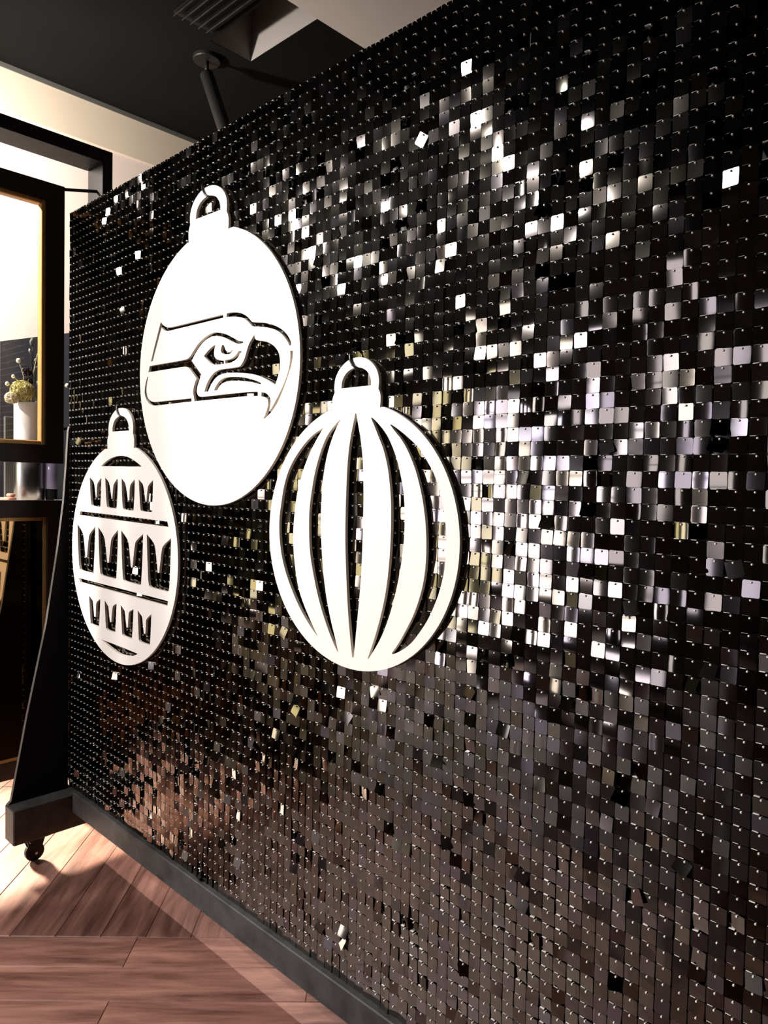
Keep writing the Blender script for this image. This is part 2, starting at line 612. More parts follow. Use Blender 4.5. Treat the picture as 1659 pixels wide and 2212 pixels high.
def hidden(x, z):
    for (cx, cz), ((a, _), (_, b)), _, _ in ORN.values():
        if ((x - cx - .02) / a) ** 2 + ((z - ZB - cz) / b) ** 2 < 0.9: return True
    return False


# sequins held behind an ornament lie flat against the panel
for c in range(NC):
    for r in range(NR):
        x, z = (c + .5) * P, r * P + .0105
        for (cx, cz), ((a, _), (_, b)), _, _ in ORN.values():
            if ((x - cx) / (a + .03)) ** 2 + ((z - cz) / (b + .03)) ** 2 < 1 or (abs(x - cx) < .3 * a and 0 < z - cz < 1.45 * b):
                pit[c, r] = np.clip(pit[c, r], -4, 7)
                yaw[c, r] = np.clip(yaw[c, r], -16, 16)
                rol[c, r] = np.clip(rol[c, r], -4, 4)


def rot_of(c, r):
    return (Matrix.Rotation(yaw[c, r] * D2R, 3, 'Z') @ Matrix.Rotation(-pit[c, r] * D2R, 3, 'X') @ Matrix.Rotation(rol[c, r] * D2R, 3, 'Y'))


cand = []
for c in range(NC):
    for r in range(NR):
        x, z = (c + .5) * P, ZB + r * P + .0255
        px, py = project((x, -.003, z))
        if -5 < px < 1664 and -5 < py < 2217 and not hidden(x, z):
            q = np.array([project((x + .03, -.003, z)), project((x, -.003, z + .03))])
            area = abs((q[0, 0] - px) * (q[1, 1] - py) - (q[0, 1] - py) * (q[1, 0] - px))
            cand.append((area, c, r))
cand.sort(reverse=True)
single = {(c, r) for _, c, r in cand[:296]}
variants = []
for b_, c_ in ((.00004, .00008), (-.00008, .00006), (.0001, -.00004), (-.00005, -.0001), (.00028, .0001), (0, 0)):
    me = bpy.data.meshes.new('sequin')
    me.from_pydata(sequin_grid(b_, c_).tolist(), [], SF.tolist())
    me.materials.append(M['sequin'])
    for p_ in me.polygons: p_.use_smooth = True
    variants.append(me)
V, F = [], []
base_cache = 0
for c in range(NC):
    for r in range(NR):
        x, z = (c + .5) * P, ZB + r * P + .0255
        Rm = rot_of(c, r)
        loc = Vector((x, -.0030, z))
        if (c, r) in single:
            o = bpy.data.objects.new('sequin', variants[(c * 7 + r * 3) % 6])
            pn, pl = panels[(c // 10, r // 10)]
            o.location = loc - pl
            o.rotation_euler = Rm.to_euler()
            o.parent = pn
            COL.objects.link(o)
        else:
            g = sequin_grid(bend[c, r], curl[c, r]) @ np.array(Rm).T + np.array(loc)
            F.append(SF + base_cache)
            V.append(g)
            base_cache += 25
V = np.concatenate(V); F = np.concatenate(F)
me = bpy.data.meshes.new('sequins')
me.vertices.add(len(V)); me.vertices.foreach_set('co', (V - np.array(wall.location)).ravel())
me.loops.add(F.size); me.loops.foreach_set('vertex_index', F.ravel().astype(np.int32))
me.polygons.add(len(F)); me.polygons.foreach_set('loop_start', np.arange(0, F.size, 4, dtype=np.int32))
me.polygons.foreach_set('loop_total', np.full(len(F), 4, dtype=np.int32))
me.polygons.foreach_set('use_smooth', np.ones(len(F), dtype=bool))
me.update(calc_edges=True)
me.materials.append(M['sequin'])
o = bpy.data.objects.new('sequins', me)
COL.objects.link(o); o.parent = wall
tag(o, kind='stuff')

# carcass of the wall
MB().box(0.004, WL - .004, 0.0115, 0.030, ZB, ZB + 2.4).build('backing_board', M['blackpaint'], wall)
fr = MB()
for x in np.linspace(0.02, WL - .058, 7):
    fr.box(x, x + .038, 0.030, 0.088, ZB + .001, ZB + 2.36)
fr.box(0.02, WL - .02, 0.030, 0.088, ZB + 2.36, ZB + 2.398)
fr.build('rear_studs', M['blackpaint'], wall)
MB().box(0.094, WL - .094, -0.021, 0.088, ZB - .088, ZB - .001).build('base_beam', M['greyblack'], wall, bevel=.003)

FT, FB, FW = ZB - .012, ZB - .155, 0.093    # foot top, bottom, width
FY = -0.252


def caster(x, y, parent_thing):
    zt = FB
    pl = MB()
    pl.box(x - .036, x + .036, y - .052, y + .052, zt - .005, zt)
    cs = pl.build('caster_plate', M['rubber'], parent_thing, bevel=.001)
    f = MB()
    f.tube([(x, y, zt - .005), (x, y, zt - .016)], .034, 16)
    for sx in (-1, 1):
        xx = x + sx * .017
        f.add([(xx - .0015, y - .036, zt - .012), (xx - .0015, y + .036, zt - .012), (xx - .0015, y + .016, zt - .075), (xx - .0015, y - .016, zt - .075),
               (xx + .0015, y - .036, zt - .012), (xx + .0015, y + .036, zt - .012), (xx + .0015, y + .016, zt - .075), (xx + .0015, y - .016, zt - .075)],
              [(0, 1, 2, 3), (7, 6, 5, 4), (0, 4, 5, 1), (1, 5, 6, 2), (2, 6, 7, 3), (3, 7, 4, 0)])
    f.box(x - .018, x + .018, y - .02, y + .02, zt - .020, zt - .016)
    f.build('caster_fork', M['rubber'], parent_thing)
    w = MB()
    R_ = .0375
    pts = []
    n = 20
    v = []; fc = []
    for xx, rr in ((-.012, .030), (-.012, R_ - .003), (-.008, R_), (.008, R_), (.012, R_ - .003), (.012, .030)):
        for k in range(n):
            th = 2 * math.pi * k / n
            v.append((x + xx, y + rr * math.cos(th), R_ + .001 + rr * math.sin(th)))
    for i in range(5):
        for k in range(n):
            k2 = (k + 1) % n
            fc.append((i * n + k, i * n + k2, (i + 1) * n + k2, (i + 1) * n + k))
    fc.append(tuple(range(n))); fc.append(tuple(5 * n + k for k in range(n)))
    w.add(v, fc)
    w.build('caster_wheel', M['rubber'], parent_thing)
    b = MB()
    b.tube([(x - .023, y, R_), (x + .023, y, R_)], .006, 10)
    b.box(x + .0195, x + .0225, y - .03, y - .022, zt - .02, zt - .012)
    b.build('axle_bolt', M['steel'], parent_thing)


def foot(side):
    x0, x1 = (0.0, FW) if side < 0 else (WL - FW, WL)
    MB().box(x0, x1, FY, 0.30, FB, FT).build('foot', M['greyblack'], wall, bevel=.004)
    # tapering brace plate on the outer edge, in front of the wall
    xa, xb = (0.001, 0.019) if side < 0 else (WL - .019, WL - .001)
    prof = [(FY + .004, FT)]
    for h, y in ((.0, FY + .018), (.341, -.172), (.705, -.098), (1.02, -.052), (1.203, -.030), (1.368, -.019), (1.50, -.012)):
        prof.append((y, ZB + h))
    prof += [(-.0075, ZB + 1.52), (-.0075, FT)]
    if side < 0:
        prof2 = prof
    else:
        prof2 = prof
    n = len(prof2)
    v = [(xa, y, z) for y, z in prof2] + [(xb, y, z) for y, z in prof2]
    f = [tuple(range(n)), tuple(range(2 * n - 1, n - 1, -1))]
    mb_ = MB()
    mb_.add(v, f, 0)
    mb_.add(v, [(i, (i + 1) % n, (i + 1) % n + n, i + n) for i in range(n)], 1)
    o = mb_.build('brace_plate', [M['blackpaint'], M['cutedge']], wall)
    # rear half of the brace
    v = [(xa, .09, FT), (xa, .295, FT), (xa, .09, ZB + 1.4), (xb, .09, FT), (xb, .295, FT), (xb, .09, ZB + 1.4)]
    MB().add(v, [(0, 1, 2), (5, 4, 3), (0, 3, 4, 1), (1, 4, 5, 2), (2, 5, 3, 0)]).build('brace_plate', M['blackpaint'], wall)
    for y in (-.155, .245):
        caster((x0 + x1) / 2, y, wall)


foot(-1)
foot(1)

# ------------------------------------------------------------------ cut-out ornaments
YF, TH = -0.0205, 0.009


def pix(pts, o, k):
    res = []
    for x, y in pts:
        q = on_y(o[0] + x / k, o[1] + y / k, YF)
        res.append((q[0], q[2]))
    return res


def soften(poly, it=2):
    for _ in range(it):
        n = len(poly)
        res = []
        for i in range(n):
            p0, p1, p2 = Vector(poly[i - 1]), Vector(poly[i]), Vector(poly[(i + 1) % n])
            a, b = p1 - p0, p2 - p1
            if a.length < 1e-6 or b.length < 1e-6:
                continue
            if a.angle(b) > 0.62:
                res.append(tuple(p1))
            else:
                res.append(tuple(p1 - a * .25)); res.append(tuple(p1 + b * .25))
        poly = res
    return poly


CAP = [(.250, .955), (.256, 1.02), (.249, 1.06), (.230, 1.092), (.235, 1.128), (.232, 1.175), (.219, 1.215), (.187, 1.262), (.137, 1.302), (.078, 1.330), (0, 1.340)]
EYE = [(.156, 1.120), (.153, 1.170), (.122, 1.220), (.075, 1.250), (.02, 1.264)]


def ornament(key, name, label, holes, group=None):
    (cx, cz), ((a, b), (c, d)), kz, dx = ORN[key]

    def to(p, cap=True):
        x, z = p
        if cap: z = .955 + (z - .955) * kz; x += dx
        return (cx + a * x + b * z, ZB + cz + c * x + d * z)
    outer = soften([to(p) for p in CAP] + [to((-x, z)) for x, z in CAP[-2::-1]], 1)
    n = 150
    t0 = math.acos(.25)
    arc = []
    for k in range(n + 1):
        th = math.pi - t0 + (2 * math.pi - (math.pi - 2 * t0)) * k / n
        arc.append(to((math.cos(th), math.sin(th)), False))
    outer = outer + arc[1:-1]
    eye = soften([to(p) for p in EYE] + [to((-x, z)) for x, z in EYE[::-1]], 1)
    cu = bpy.data.curves.new(name, 'CURVE')
    cu.dimensions = '2D'
    cu.fill_mode = 'BOTH'
    cu.extrude = TH / 2
    for poly in [outer, eye] + holes:
        sp = cu.splines.new('POLY')
        sp.points.add(len(poly) - 1)
        for pt, q in zip(sp.points, poly):
            pt.co = (q[0] - cx, q[1] - ZB - cz, 0, 1)
        sp.use_cyclic_u = True
    co = bpy.data.objects.new('tmp', cu)
    COL.objects.link(co)
    dg = bpy.context.evaluated_depsgraph_get()
    me = bpy.data.meshes.new_from_object(co.evaluated_get(dg))
    bpy.data.objects.remove(co)
    me.transform(Matrix.Rotation(math.pi / 2, 4, 'X'))
    me.materials.clear()
    me.materials.append(M['white']); me.materials.append(M['edge'])
    for p in me.polygons:
        p.material_index = 0 if p.normal.y < -.7 else 1
        p.use_smooth = False
    me.name = name
    o = bpy.data.objects.new(name, me)
    COL.objects.link(o)
    o.location = (cx, YF + TH / 2, ZB + cz)
    tag(o, label, 'ornament', group)
    # wire hook that carries it
    top = 1.34
    pts = [(-.06, 1.43, .010), (-.055, 1.41, -.012), (-.058, 1.385, YF - .002), (-.060, 1.355, YF - .0045), (-.050, 1.318, YF - .0045), (-.028, 1.285, YF - .0045), (0.0, 1.262, YF - .003), (.03, 1.252, -.014), (.04, 1.262, -.006)]
    w = []
    for x, z, y in pts:
        X, Z = to((x, z))
        w.append((X, y, Z))
    h = MB().tube(w, .0034, 8).build('hook', M['hook'], None, smooth=True)
    h.parent = o
    h.matrix_parent_inverse = Matrix.Translation(o.location).inverted()
    h['label'] = 'black wire hook'
    return o


# ribbed ornament
A, AK = (560, 750), 3.6065
Bo = (560, 1100)
mid_holes = []
for top, bot in [
    (([(440, 730), (390, 830), (340, 960), (310, 1080), (285, 1200)], [(500, 628), (440, 665), (380, 720), (310, 810), (250, 910), (210, 1010), (185, 1120), (170, 1230)]),
     ([(275, 30), (265, 150), (263, 250), (270, 370), (285, 500), (305, 620), (345, 740), (400, 870)], [(158, 50), (155, 150), (160, 250), (175, 370), (205, 490), (250, 620), (310, 760), (370, 870), (448, 985), (455, 988)])),
    (([(600, 630), (570, 700), (530, 830), (505, 960), (490, 1080), (485, 1200)], [(632, 563), (625, 566), (580, 620), (540, 670), (500, 750), (460, 870), (430, 990), (410, 1110), (395, 1220)]),
     ([(480, 30), (480, 150), (485, 300), (495, 450), (510, 600), (530, 730), (560, 880), (590, 1000)], [(388, 50), (388, 200), (395, 350), (420, 500), (450, 650), (490, 800), (540, 950), (585, 1060), (609, 1110), (616, 1110)])),
    (([(757, 520), (768, 590), (785, 680), (798, 780), (808, 900), (812, 1050), (812, 1200)], [(748, 514), (738, 570), (715, 680), (700, 780), (688, 900), (680, 1050), (675, 1200)]),
     ([(810, 30), (808, 150), (803, 300), (797, 450), (787, 600), (775, 750), (760, 900), (745, 1050), (736, 1155)], [(672, 50), (670, 200), (672, 350), (678, 520), (685, 700), (695, 850), (708, 1000), (724, 1155)])),
    (([(885, 550), (950, 620), (1000, 690), (1040, 780), (1075, 880), (1105, 1010), (1125, 1130), (1132, 1230)], [(870, 547), (900, 620), (930, 700), (960, 770), (985, 860), (1005, 960), (1018, 1080), (1027, 1200)]),
     ([(1133, 50), (1132, 150), (1125, 270), (1110, 400), (1090, 520), (1065, 640), (1030, 780), (990, 900), (950, 1000), (900, 1090)], [(1028, 50), (1027, 150), (1020, 320), (1005, 500), (985, 650), (955, 800), (915, 950), (880, 1060), (844, 1163), (850, 1168)])),
    (([(1032, 602), (1110, 660), (1180, 720), (1250, 790), (1310, 890), (1360, 980), (1400, 1090), (1425, 1180)], [(1019, 603), (1060, 660), (1110, 720), (1150, 790), (1190, 880), (1225, 980), (1255, 1100), (1275, 1200)]),
     ([(1443, 30), (1455, 150), (1460, 280), (1452, 400), (1435, 520), (1405, 640), (1365, 750), (1310, 870), (1250, 960), (1190, 1040), (1120, 1095), (1060, 1125)], [(1290, 50), (1298, 150), (1303, 280), (1298, 430), (1280, 570), (1250, 690), (1205, 820), (1150, 930), (1090, 1040), (1032, 1122), (1038, 1130)])),
]:
    poly = pix(top[0], A, AK) + pix(bot[0], Bo, AK) + pix(bot[1][::-1], Bo, AK) + pix(top[1][::-1], A, AK)
    mid_holes.append(soften(poly))
ornament('mid', 'ribbed_ornament', 'white flat bauble ornament cut with five long curved vertical slits', mid_holes, 'white cut-out baubles on the sequin wall')

# banded ornament with tooth shapes
U, Vv, SK = (140, 860), (140, 1130), 6.381
small_u = [
    [(500, 938), (560, 880), (620, 835), (690, 805), (765, 792), (840, 800), (910, 830), (985, 880), (1057, 938), (1050, 946)],
    [(345, 1090), (395, 1145), (410, 1200), (428, 1370), (436, 1370), (443, 1200), (460, 1155), (503, 1100), (500, 1300), (490, 1490), (483, 1498), (380, 1487), (366, 1470), (355, 1400)],
    [(558, 1098), (605, 1150), (622, 1220), (645, 1388), (653, 1388), (668, 1210), (685, 1165), (730, 1105), (727, 1300), (716, 1510), (708, 1522), (598, 1512), (582, 1495), (570, 1400)],
    [(782, 1105), (830, 1165), (848, 1240), (870, 1410), (888, 1408), (895, 1225), (912, 1180), (965, 1118), (960, 1330), (948, 1540), (938, 1552), (818, 1540), (802, 1520), (790, 1420)],
    [(1020, 1120), (1075, 1185), (1092, 1270), (1113, 1428), (1125, 1428), (1140, 1240), (1160, 1190), (1217, 1130), (1212, 1350), (1200, 1560), (1190, 1575), (1060, 1560), (1045, 1545), (1033, 1430)],
    [(215, 1558), (1412, 1700), (1430, 1778), (205, 1612)]]
small_v = [
    [(175, 10), (240, 115), (262, 190), (285, 470), (305, 470), (328, 190), (350, 135), (420, 48), (410, 400), (395, 680), (385, 692), (230, 655), (208, 635), (195, 560), (180, 250)],
    [(462, 55), (530, 155), (555, 240), (585, 545), (605, 545), (635, 240), (655, 190), (733, 92), (725, 450), (710, 755), (698, 772), (510, 722), (492, 700), (480, 600), (468, 300)],
    [(778, 100), (860, 215), (880, 270), (912, 610), (932, 612), (965, 290), (985, 240), (1080, 148), (1070, 500), (1052, 835), (1038, 857), (825, 800), (805, 780), (795, 690), (783, 350)],
    [(1130, 152), (1220, 260), (1248, 330), (1280, 685), (1300, 685), (1335, 360), (1360, 305), (1465, 205), (1455, 560), (1440, 915), (1425, 948), (1185, 890), (1160, 860), (1148, 780), (1135, 420)],
    [(192, 755), (1422, 1075), (1413, 1142), (212, 815)],
    [(335, 1000), (385, 1070), (405, 1290), (425, 1295), (432, 1110), (445, 1080), (490, 1048), (482, 1250), (472, 1430), (365, 1395), (355, 1380), (345, 1200)],
    [(548, 1062), (600, 1150), (622, 1365), (640, 1365), (655, 1170), (670, 1135), (713, 1110), (705, 1320), (695, 1510), (585, 1475), (568, 1450), (558, 1280)],
    [(770, 1128), (825, 1210), (850, 1440), (868, 1440), (880, 1240), (895, 1215), (947, 1185), (938, 1400), (925, 1597), (805, 1555), (790, 1530), (780, 1350)],
    [(1005, 1200), (1065, 1290), (1090, 1525), (1110, 1528), (1120, 1340), (1135, 1310), (1193, 1255), (1185, 1480), (1172, 1683), (1038, 1640), (1020, 1610), (1012, 1420)],
    [(495, 1600), (760, 1700), (1002, 1800), (985, 1815), (930, 1835), (850, 1830), (760, 1805), (680, 1755), (600, 1690), (540, 1640)]]
small_holes = [soften(pix(h, U, SK), 1) for h in small_u] + [soften(pix(h, Vv, SK), 1) for h in small_v]
ornament('small', 'banded_ornament', 'white flat bauble ornament cut with bars and rows of tooth shapes', small_holes, 'white cut-out baubles on the sequin wall')

# ornament with the bird head emblem
PO, PK, QO, QK = (310, 670), 9.217, (470, 670), 8.85


def PQ(*segs):
    res = []
    for tagc, pts in segs:
        res += pix(pts, PO, PK) if tagc == 'P' else pix(pts, QO, QK)
    return soften(res)


big_holes = [
    PQ(('P', [(345, 232), (375, 280), (425, 325), (475, 345), (540, 345), (1060, 215), (1588, 85), (1590, 150), (1060, 280), (540, 405), (475, 418), (420, 405), (385, 375), (362, 340), (300, 570), (183, 1020), (148, 1020), (240, 640)])),
    PQ(('P', [(125, 1112), (820, 990), (880, 965), (930, 920), (990, 820), (1080, 680), (1170, 585), (1260, 515), (1350, 462), (1430, 438)]),
       ('Q', [(10, 428), (90, 437), (180, 465), (280, 520), (370, 570), (430, 595), (480, 592), (495, 605), (480, 630), (430, 642), (370, 640), (300, 615), (200, 560), (100, 512), (0, 490)]),
       ('P', [(1430, 512), (1370, 522), (1290, 558), (1200, 625), (1120, 725), (1040, 850), (958, 1010), (1150, 1280), (1120, 1370), (1085, 1480), (1065, 1560), (1060, 1630), (1080, 1690), (1110, 1720), (1150, 1727)]),
       ('Q', [(0, 1622), (300, 1590), (600, 1560), (768, 1557), (768, 1640), (600, 1640), (300, 1668), (0, 1697)]),
       ('P', [(1015, 1815), (1005, 1740), (985, 1650), (990, 1580), (1010, 1480), (1055, 1360), (980, 1250), (900, 1150), (860, 1130), (800, 1125), (98, 1237)])),
    PQ(('P', [(78, 1325), (98, 1325), (70, 1450), (58, 1600), (65, 1680), (90, 1750), (130, 1800), (180, 1828), (250, 1828), (955, 1752), (957, 1818), (250, 1900), (180, 1898), (120, 1870), (60, 1790), (30, 1700), (20, 1620), (35, 1480)])),
    PQ(('Q', [(175, 62), (250, 42), (330, 38), (420, 45), (500, 75), (580, 130), (630, 190), (660, 230), (720, 230), (800, 232), (900, 240), (1040, 275), (1100, 295), (1180, 335), (1260, 390), (1320, 450), (1370, 530), (1400, 600), (1412, 660), (1390, 680), (1370, 675), (1350, 620), (1300, 540), (1240, 470), (1150, 400), (1050, 355), (950, 330), (850, 318), (700, 312), (660, 312), (610, 245), (540, 180), (460, 140), (380, 125), (280, 122), (170, 130)])),
    PQ(('P', [(1440, 682), (1380, 715), (1300, 790), (1240, 860), (1200, 915), (1240, 960), (1300, 1020), (1350, 1065), (1400, 1088), (1460, 1088), (1600, 1068), (1602, 1003), (1540, 1003), (1470, 985), (1425, 950), (1405, 900), (1405, 820), (1420, 740)])),
    PQ(('Q', [(143, 957), (250, 935), (330, 880), (380, 820), (400, 780), (460, 775), (450, 810), (425, 830), (410, 870), (370, 930), (300, 985), (230, 1010), (143, 1020)])),
    PQ(('Q', [(85, 662), (120, 668), (133, 700), (145, 750), (175, 790), (210, 810), (245, 795), (275, 755), (290, 768), (270, 810), (230, 838), (170, 845), (110, 838), (75, 815), (62, 780), (70, 720)])),
    PQ(('Q', [(708, 475), (715, 540), (740, 570), (800, 582), (880, 590), (960, 610), (1060, 665), (1120, 730), (1165, 800), (1190, 900), (1195, 1000), (1185, 1150), (1150, 1290), (1100, 1430), (1050, 1395), (950, 1335), (850, 1285), (750, 1245), (650, 1220), (550, 1205), (430, 1197), (300, 1195), (200, 1197), (110, 1212), (20, 1248)]),
       ('P', [(1440, 1345), (1400, 1395), (1360, 1455), (1330, 1510), (1285, 1620), (1210, 1625), (1230, 1550), (1270, 1440), (1330, 1330), (1400, 1250), (1460, 1205), (1530, 1180)]),
       ('Q', [(110, 1122), (200, 1115), (400, 1085), (440, 1060), (490, 985), (530, 880), (560, 760), (600, 640), (640, 570), (690, 490)])),
    PQ(('P', [(1405, 1600), (1430, 1530), (1478, 1450)]),
       ('Q', [(60, 1330), (130, 1292), (220, 1275), (330, 1272), (450, 1280), (560, 1297), (680, 1330), (780, 1365), (830, 1395), (828, 1418), (780, 1412), (650, 1375), (500, 1353), (380, 1350), (250, 1350), (150, 1368), (70, 1415)]),
       ('P', [(1505, 1520), (1465, 1595)])),
    PQ(('Q', [(1390, 775), (1438, 775), (1440, 860), (1425, 980), (1395, 1110), (1350, 1250), (1290, 1420), (1220, 1600), (1160, 1740), (1080, 1880), (990, 1990), (895, 2078), (880, 2068), (925, 1970), (955, 1860), (970, 1780), (958, 1710), (920, 1670), (850, 1650), (832, 1648), (838, 1572), (880, 1572), (940, 1595), (990, 1650), (1015, 1720), (1012, 1800), (985, 1935), (1040, 1860), (1110, 1730), (1200, 1560), (1290, 1350), (1345, 1190), (1380, 1030), (1392, 900)])),
]
ornament('big', 'bird_emblem_ornament', 'large white flat bauble ornament cut with a hooked-beak bird head emblem', big_holes, 'white cut-out baubles on the sequin wall')

# ------------------------------------------------------------------ bar partition beyond the wall's left end
SX = -0.24
YL = -1.10
pt = thing('framed_partition', 'tall black metal partition frame holding two walnut panels with gold trim', 'partition', (SX - .07, -.4, 0.0))
b = MB()
b.box(SX - .153, SX, 0.248, 0.296, 0.0, ZB + 2.815)
b.build('post', M['blackmetal'], pt, bevel=.002)
MB().box(SX - .153, SX, YL - .30, YL - .252, 0.0, ZB + 2.815).build('post', M['blackmetal'], pt, bevel=.002)
MB().box(SX - .153, SX, YL - .252, 0.248, ZB + 2.757, ZB + 2.815).build('top_rail', M['blackmetal'], pt, bevel=.002)


def framed(zb, zt, yr, wood, gold_y, gold_t, gold_b, pane_mat, pane_name):
    """walnut frame with a gold bead, X facing the viewer side"""
    xb, xf = SX - .055, SX
    wn = wood
    f = MB()
    f.box(xb, xf, yr - wn, yr, zb, zt)
    f.box(xb, xf, YL, YL + wn, zb, zt)
    f.box(xb, xf, YL + wn, yr - wn, zt - wn, zt)
    f.box(xb, xf, YL + wn, yr - wn, zb, zb + wn)
    fo = f.build('panel_frame', M['darkwood'], pt)
    g = MB()
    t = .020
    gy0, gy1, gz0, gz1 = YL + wn, yr - wn, zb + wn, zt - wn
    g.box(xb + .01, xf - .006, gy1 - t, gy1, gz0, gz1)
    g.box(xb + .01, xf - .006, gy0, gy0 + t, gz0, gz1)
    g.box(xb + .01, xf - .006, gy0 + t, gy1 - t, gz1 - t, gz1)
    g.box(xb + .01, xf - .006, gy0 + t, gy1 - t, gz0, gz0 + t)
    go = g.build('gold_trim', M['gold'], pt, bevel=.003)
    go['label'] = 'gold inner trim'
    p = MB().box(xf - .0105, xf - .0065, gy0 + t * .5, gy1 - t * .5, gz0 + t * .5, gz1 - t * .5).build(pane_name, pane_mat, pt)
    return fo


framed(ZB + 1.368, ZB + 2.592, 0.076, 0.078, 0, 0, 0, M['glass'], 'glass_pane')
mo = framed(ZB - .014, ZB + 1.203, 0.078, 0.072, 0, 0, 0, M['bronze'], 'mirror_pane')
for z in (ZB + 2.585, ZB + 1.52, ZB + 1.05, ZB + .12):
    MB().tube([(SX - .02, 0.070, z), (SX - .06, 0.252, z + .055)], .007, 8).build('stay_rod', M['blackmetal'], pt)
    MB().tube([(SX - .02, YL + .01, z), (SX - .06, YL - .256, z + .055)], .007, 8).build('stay_rod', M['blackmetal'], pt)

# counter behind it
CT = ZB + 1.196
ct = thing('bar_counter', 'cream-topped dark bar counter standing behind the framed partition', 'counter', (-.62, -.25, 0))
MB().box(-.95, -.30, YL, 0.16, CT - .035, CT).build('counter_top', M['counter'], ct, bevel=.003)
MB().box(-.92, -.34, YL + .02, 0.14, 0.66, CT - .035).build('counter_body', M['navy'], ct)
lg = MB()
for x in (-.90, -.40):
    for y in (YL + .05, 0.09):
        MB().box(x, x + .04, y, y + .04, 0.0, 0.66).build('leg', M['blackmetal'], ct)

# dark board and post at the back of the bar
pa, pb = on_x(0, 742, XW + .02), on_y(150, 714, .30)
d = (pb - pa)[:2] / np.linalg.norm((pb - pa)[:2])
pe = pa[:2] + d * 1.0
nrm = np.array([-d[1], d[0]])
zt = (pa[2] + pb[2]) / 2
v = []
for q in (pa[:2] - d * .0, pe, pe + nrm * .04, pa[:2] + nrm * .04):
    v += [(q[0], q[1], 0.0), (q[0], q[1], zt)]
bb = MB().add(v, [(0, 2, 3, 1), (2, 4, 5, 3), (4, 6, 7, 5), (6, 0, 1, 7), (1, 3, 5, 7), (0, 6, 4, 2)]).build('back_bar_screen', M['navy'])
tag(bb, 'blue-black screen board standing behind the vase below the pale wall', 'screen')
q0, q1 = on_x(11, 1040, -.72), on_x(30, 1040, -.72)
gp = MB().box(-.74, -.72, q0[1], q1[1], CT, CT + .40).build('grey_upright', M['grey'], None, bevel=.002)
tag(gp, 'plain grey upright slab on the counter behind the white vase', 'slab')

# metal cylinder, vase with flowers, tumbler, cloth, paper
VX = -.45
vl, vr = on_x(30, 950, VX), on_x(97, 950, VX)
VY = (vl[1] + vr[1]) / 2
VR = (vr[1] - vl[1]) / 2 * .96
zv = CT + .215
cy = MB().lathe(VX, VY, [(VR * .97, CT), (VR, CT + .004), (VR, zv - .004), (VR * .97, zv)], 40).build('metal_cylinder', M['brushed'], None, smooth=False)
for p in cy.data.polygons:
    p.use_smooth = len(p.vertices) == 4
tag(cy, 'brushed metal cylinder on the counter beneath the white vase', 'cylinder')
zvt = on_x(30, 868, VX)[2]
vs = thing('flower_vase', 'white round vase of pale yellow flowers and pods behind the glass panel', 'vase', (VX, VY, zv))
o = MB().lathe(VX, VY, [(VR * .93, zv), (VR * .97, zv + .006), (VR, zv + .03), (VR, zvt - .004), (VR * .97, zvt), (VR * .90, zvt), (VR * .88, zvt - .02), (VR * .05, zvt - .025)], 40).build('vase_body', M['vase'], vs)
for p in o.data.polygons: p.use_smooth = len(p.vertices) == 4


def vp(x, y, dx=0.0):
    q = on_x(x, y, VX + dx)
    return (q[0], q[1], q[2])


def flower(name, m_, c, R_, n, petal):
    mb_ = MB()
    c = Vector(c)
    ga = math.pi * (3 - math.sqrt(5))
    mb_.blob(c, R_ * .66, R_ * .66, R_ * .64, 10, 7)
    for i in range(n):
        z = 1 - (i + .5) / n * 1.75
        r = math.sqrt(max(0, 1 - z * z))
        dv = Vector((r * math.cos(i * ga), r * math.sin(i * ga), z))
        p = c + dv * R_ * random.uniform(.86, 1.0)
        t1 = dv.cross(Vector((random.random(), random.random(), random.random()))).normalized()
        t2 = dv.cross(t1)
        s = petal * random.uniform(.8, 1.2)
        vv = [p - dv * s * .4, p + t1 * s + dv * s * .15, p + t2 * s + dv * s * .3, p - t1 * s + dv * s * .1, p - t2 * s + dv * s * .25]
        mb_.add(vv, [(0, 1, 2), (0, 2, 3), (0, 3, 4), (0, 4, 1)])
    return mb_.build(name, m_, vs)


def rad(px):
    return px / 440.0


flower('hydrangea_head', M['yellow'], vp(48, 845, .03), rad(20), 170, .017)
flower('cream_bloom', M['cream'], vp(25, 860, .045), rad(12), 70, .010)
flower('dark_bloom', M['darkflower'], vp(60, 825, .0), rad(9), 70, .007)
flower('dark_bloom', M['darkflower'], vp(58, 803, -.02), rad(9), 70, .007)
ctr = (VX, VY, zvt - .01)
for x, y, dx, r in ((40, 779, .0, 4.6), (28.5, 813, .02, 3.4), (15.5, 829, .03, 3.8), (78, 778, .0, 3.0), (145, 833, -.02, 4.2), (81, 827, .02, 2.6)):
    q = Vector(vp(x, y, dx))
    s0 = Vector(ctr) + (q - Vector(ctr)) * .15
    mid_ = (q + s0) / 2 + Vector((0, 0, .02))
    st = MB().tube([s0, (s0 + mid_) / 2 + Vector((0, 0, .005)), mid_, (mid_ + q) / 2 + Vector((0, 0, .003)), q], .0018, 6).build('stem', M['stem'], vs)
    MB().blob(q, rad(r), rad(r), rad(r * 1.15), 12, 8).build('seed_pod', M['cream'], vs, smooth=True)


def leaf(a, b_, wdt, m_):
    a, b_ = Vector(a), Vector(b_)
    ax = (b_ - a)
    sd = ax.cross(Vector((1, 0.2, 0))).normalized()
    up = Vector((.012, 0, 0))
    vv = []
    prof = [(0, .05), (.25, .8), (.5, 1), (.75, .65), (1, .03)]
    for t, wk in prof:
        c = a + ax * t
        vv += [c - sd * wdt * wk, c + up * wk, c + sd * wdt * wk]
    ff = []
    for i in range(4):
        for k in range(2):
            p0 = i * 3 + k
            ff.append((p0, p0 + 1, p0 + 4, p0 + 3))
    return MB().add(vv, ff).build('leaf', m_, vs, smooth=True)


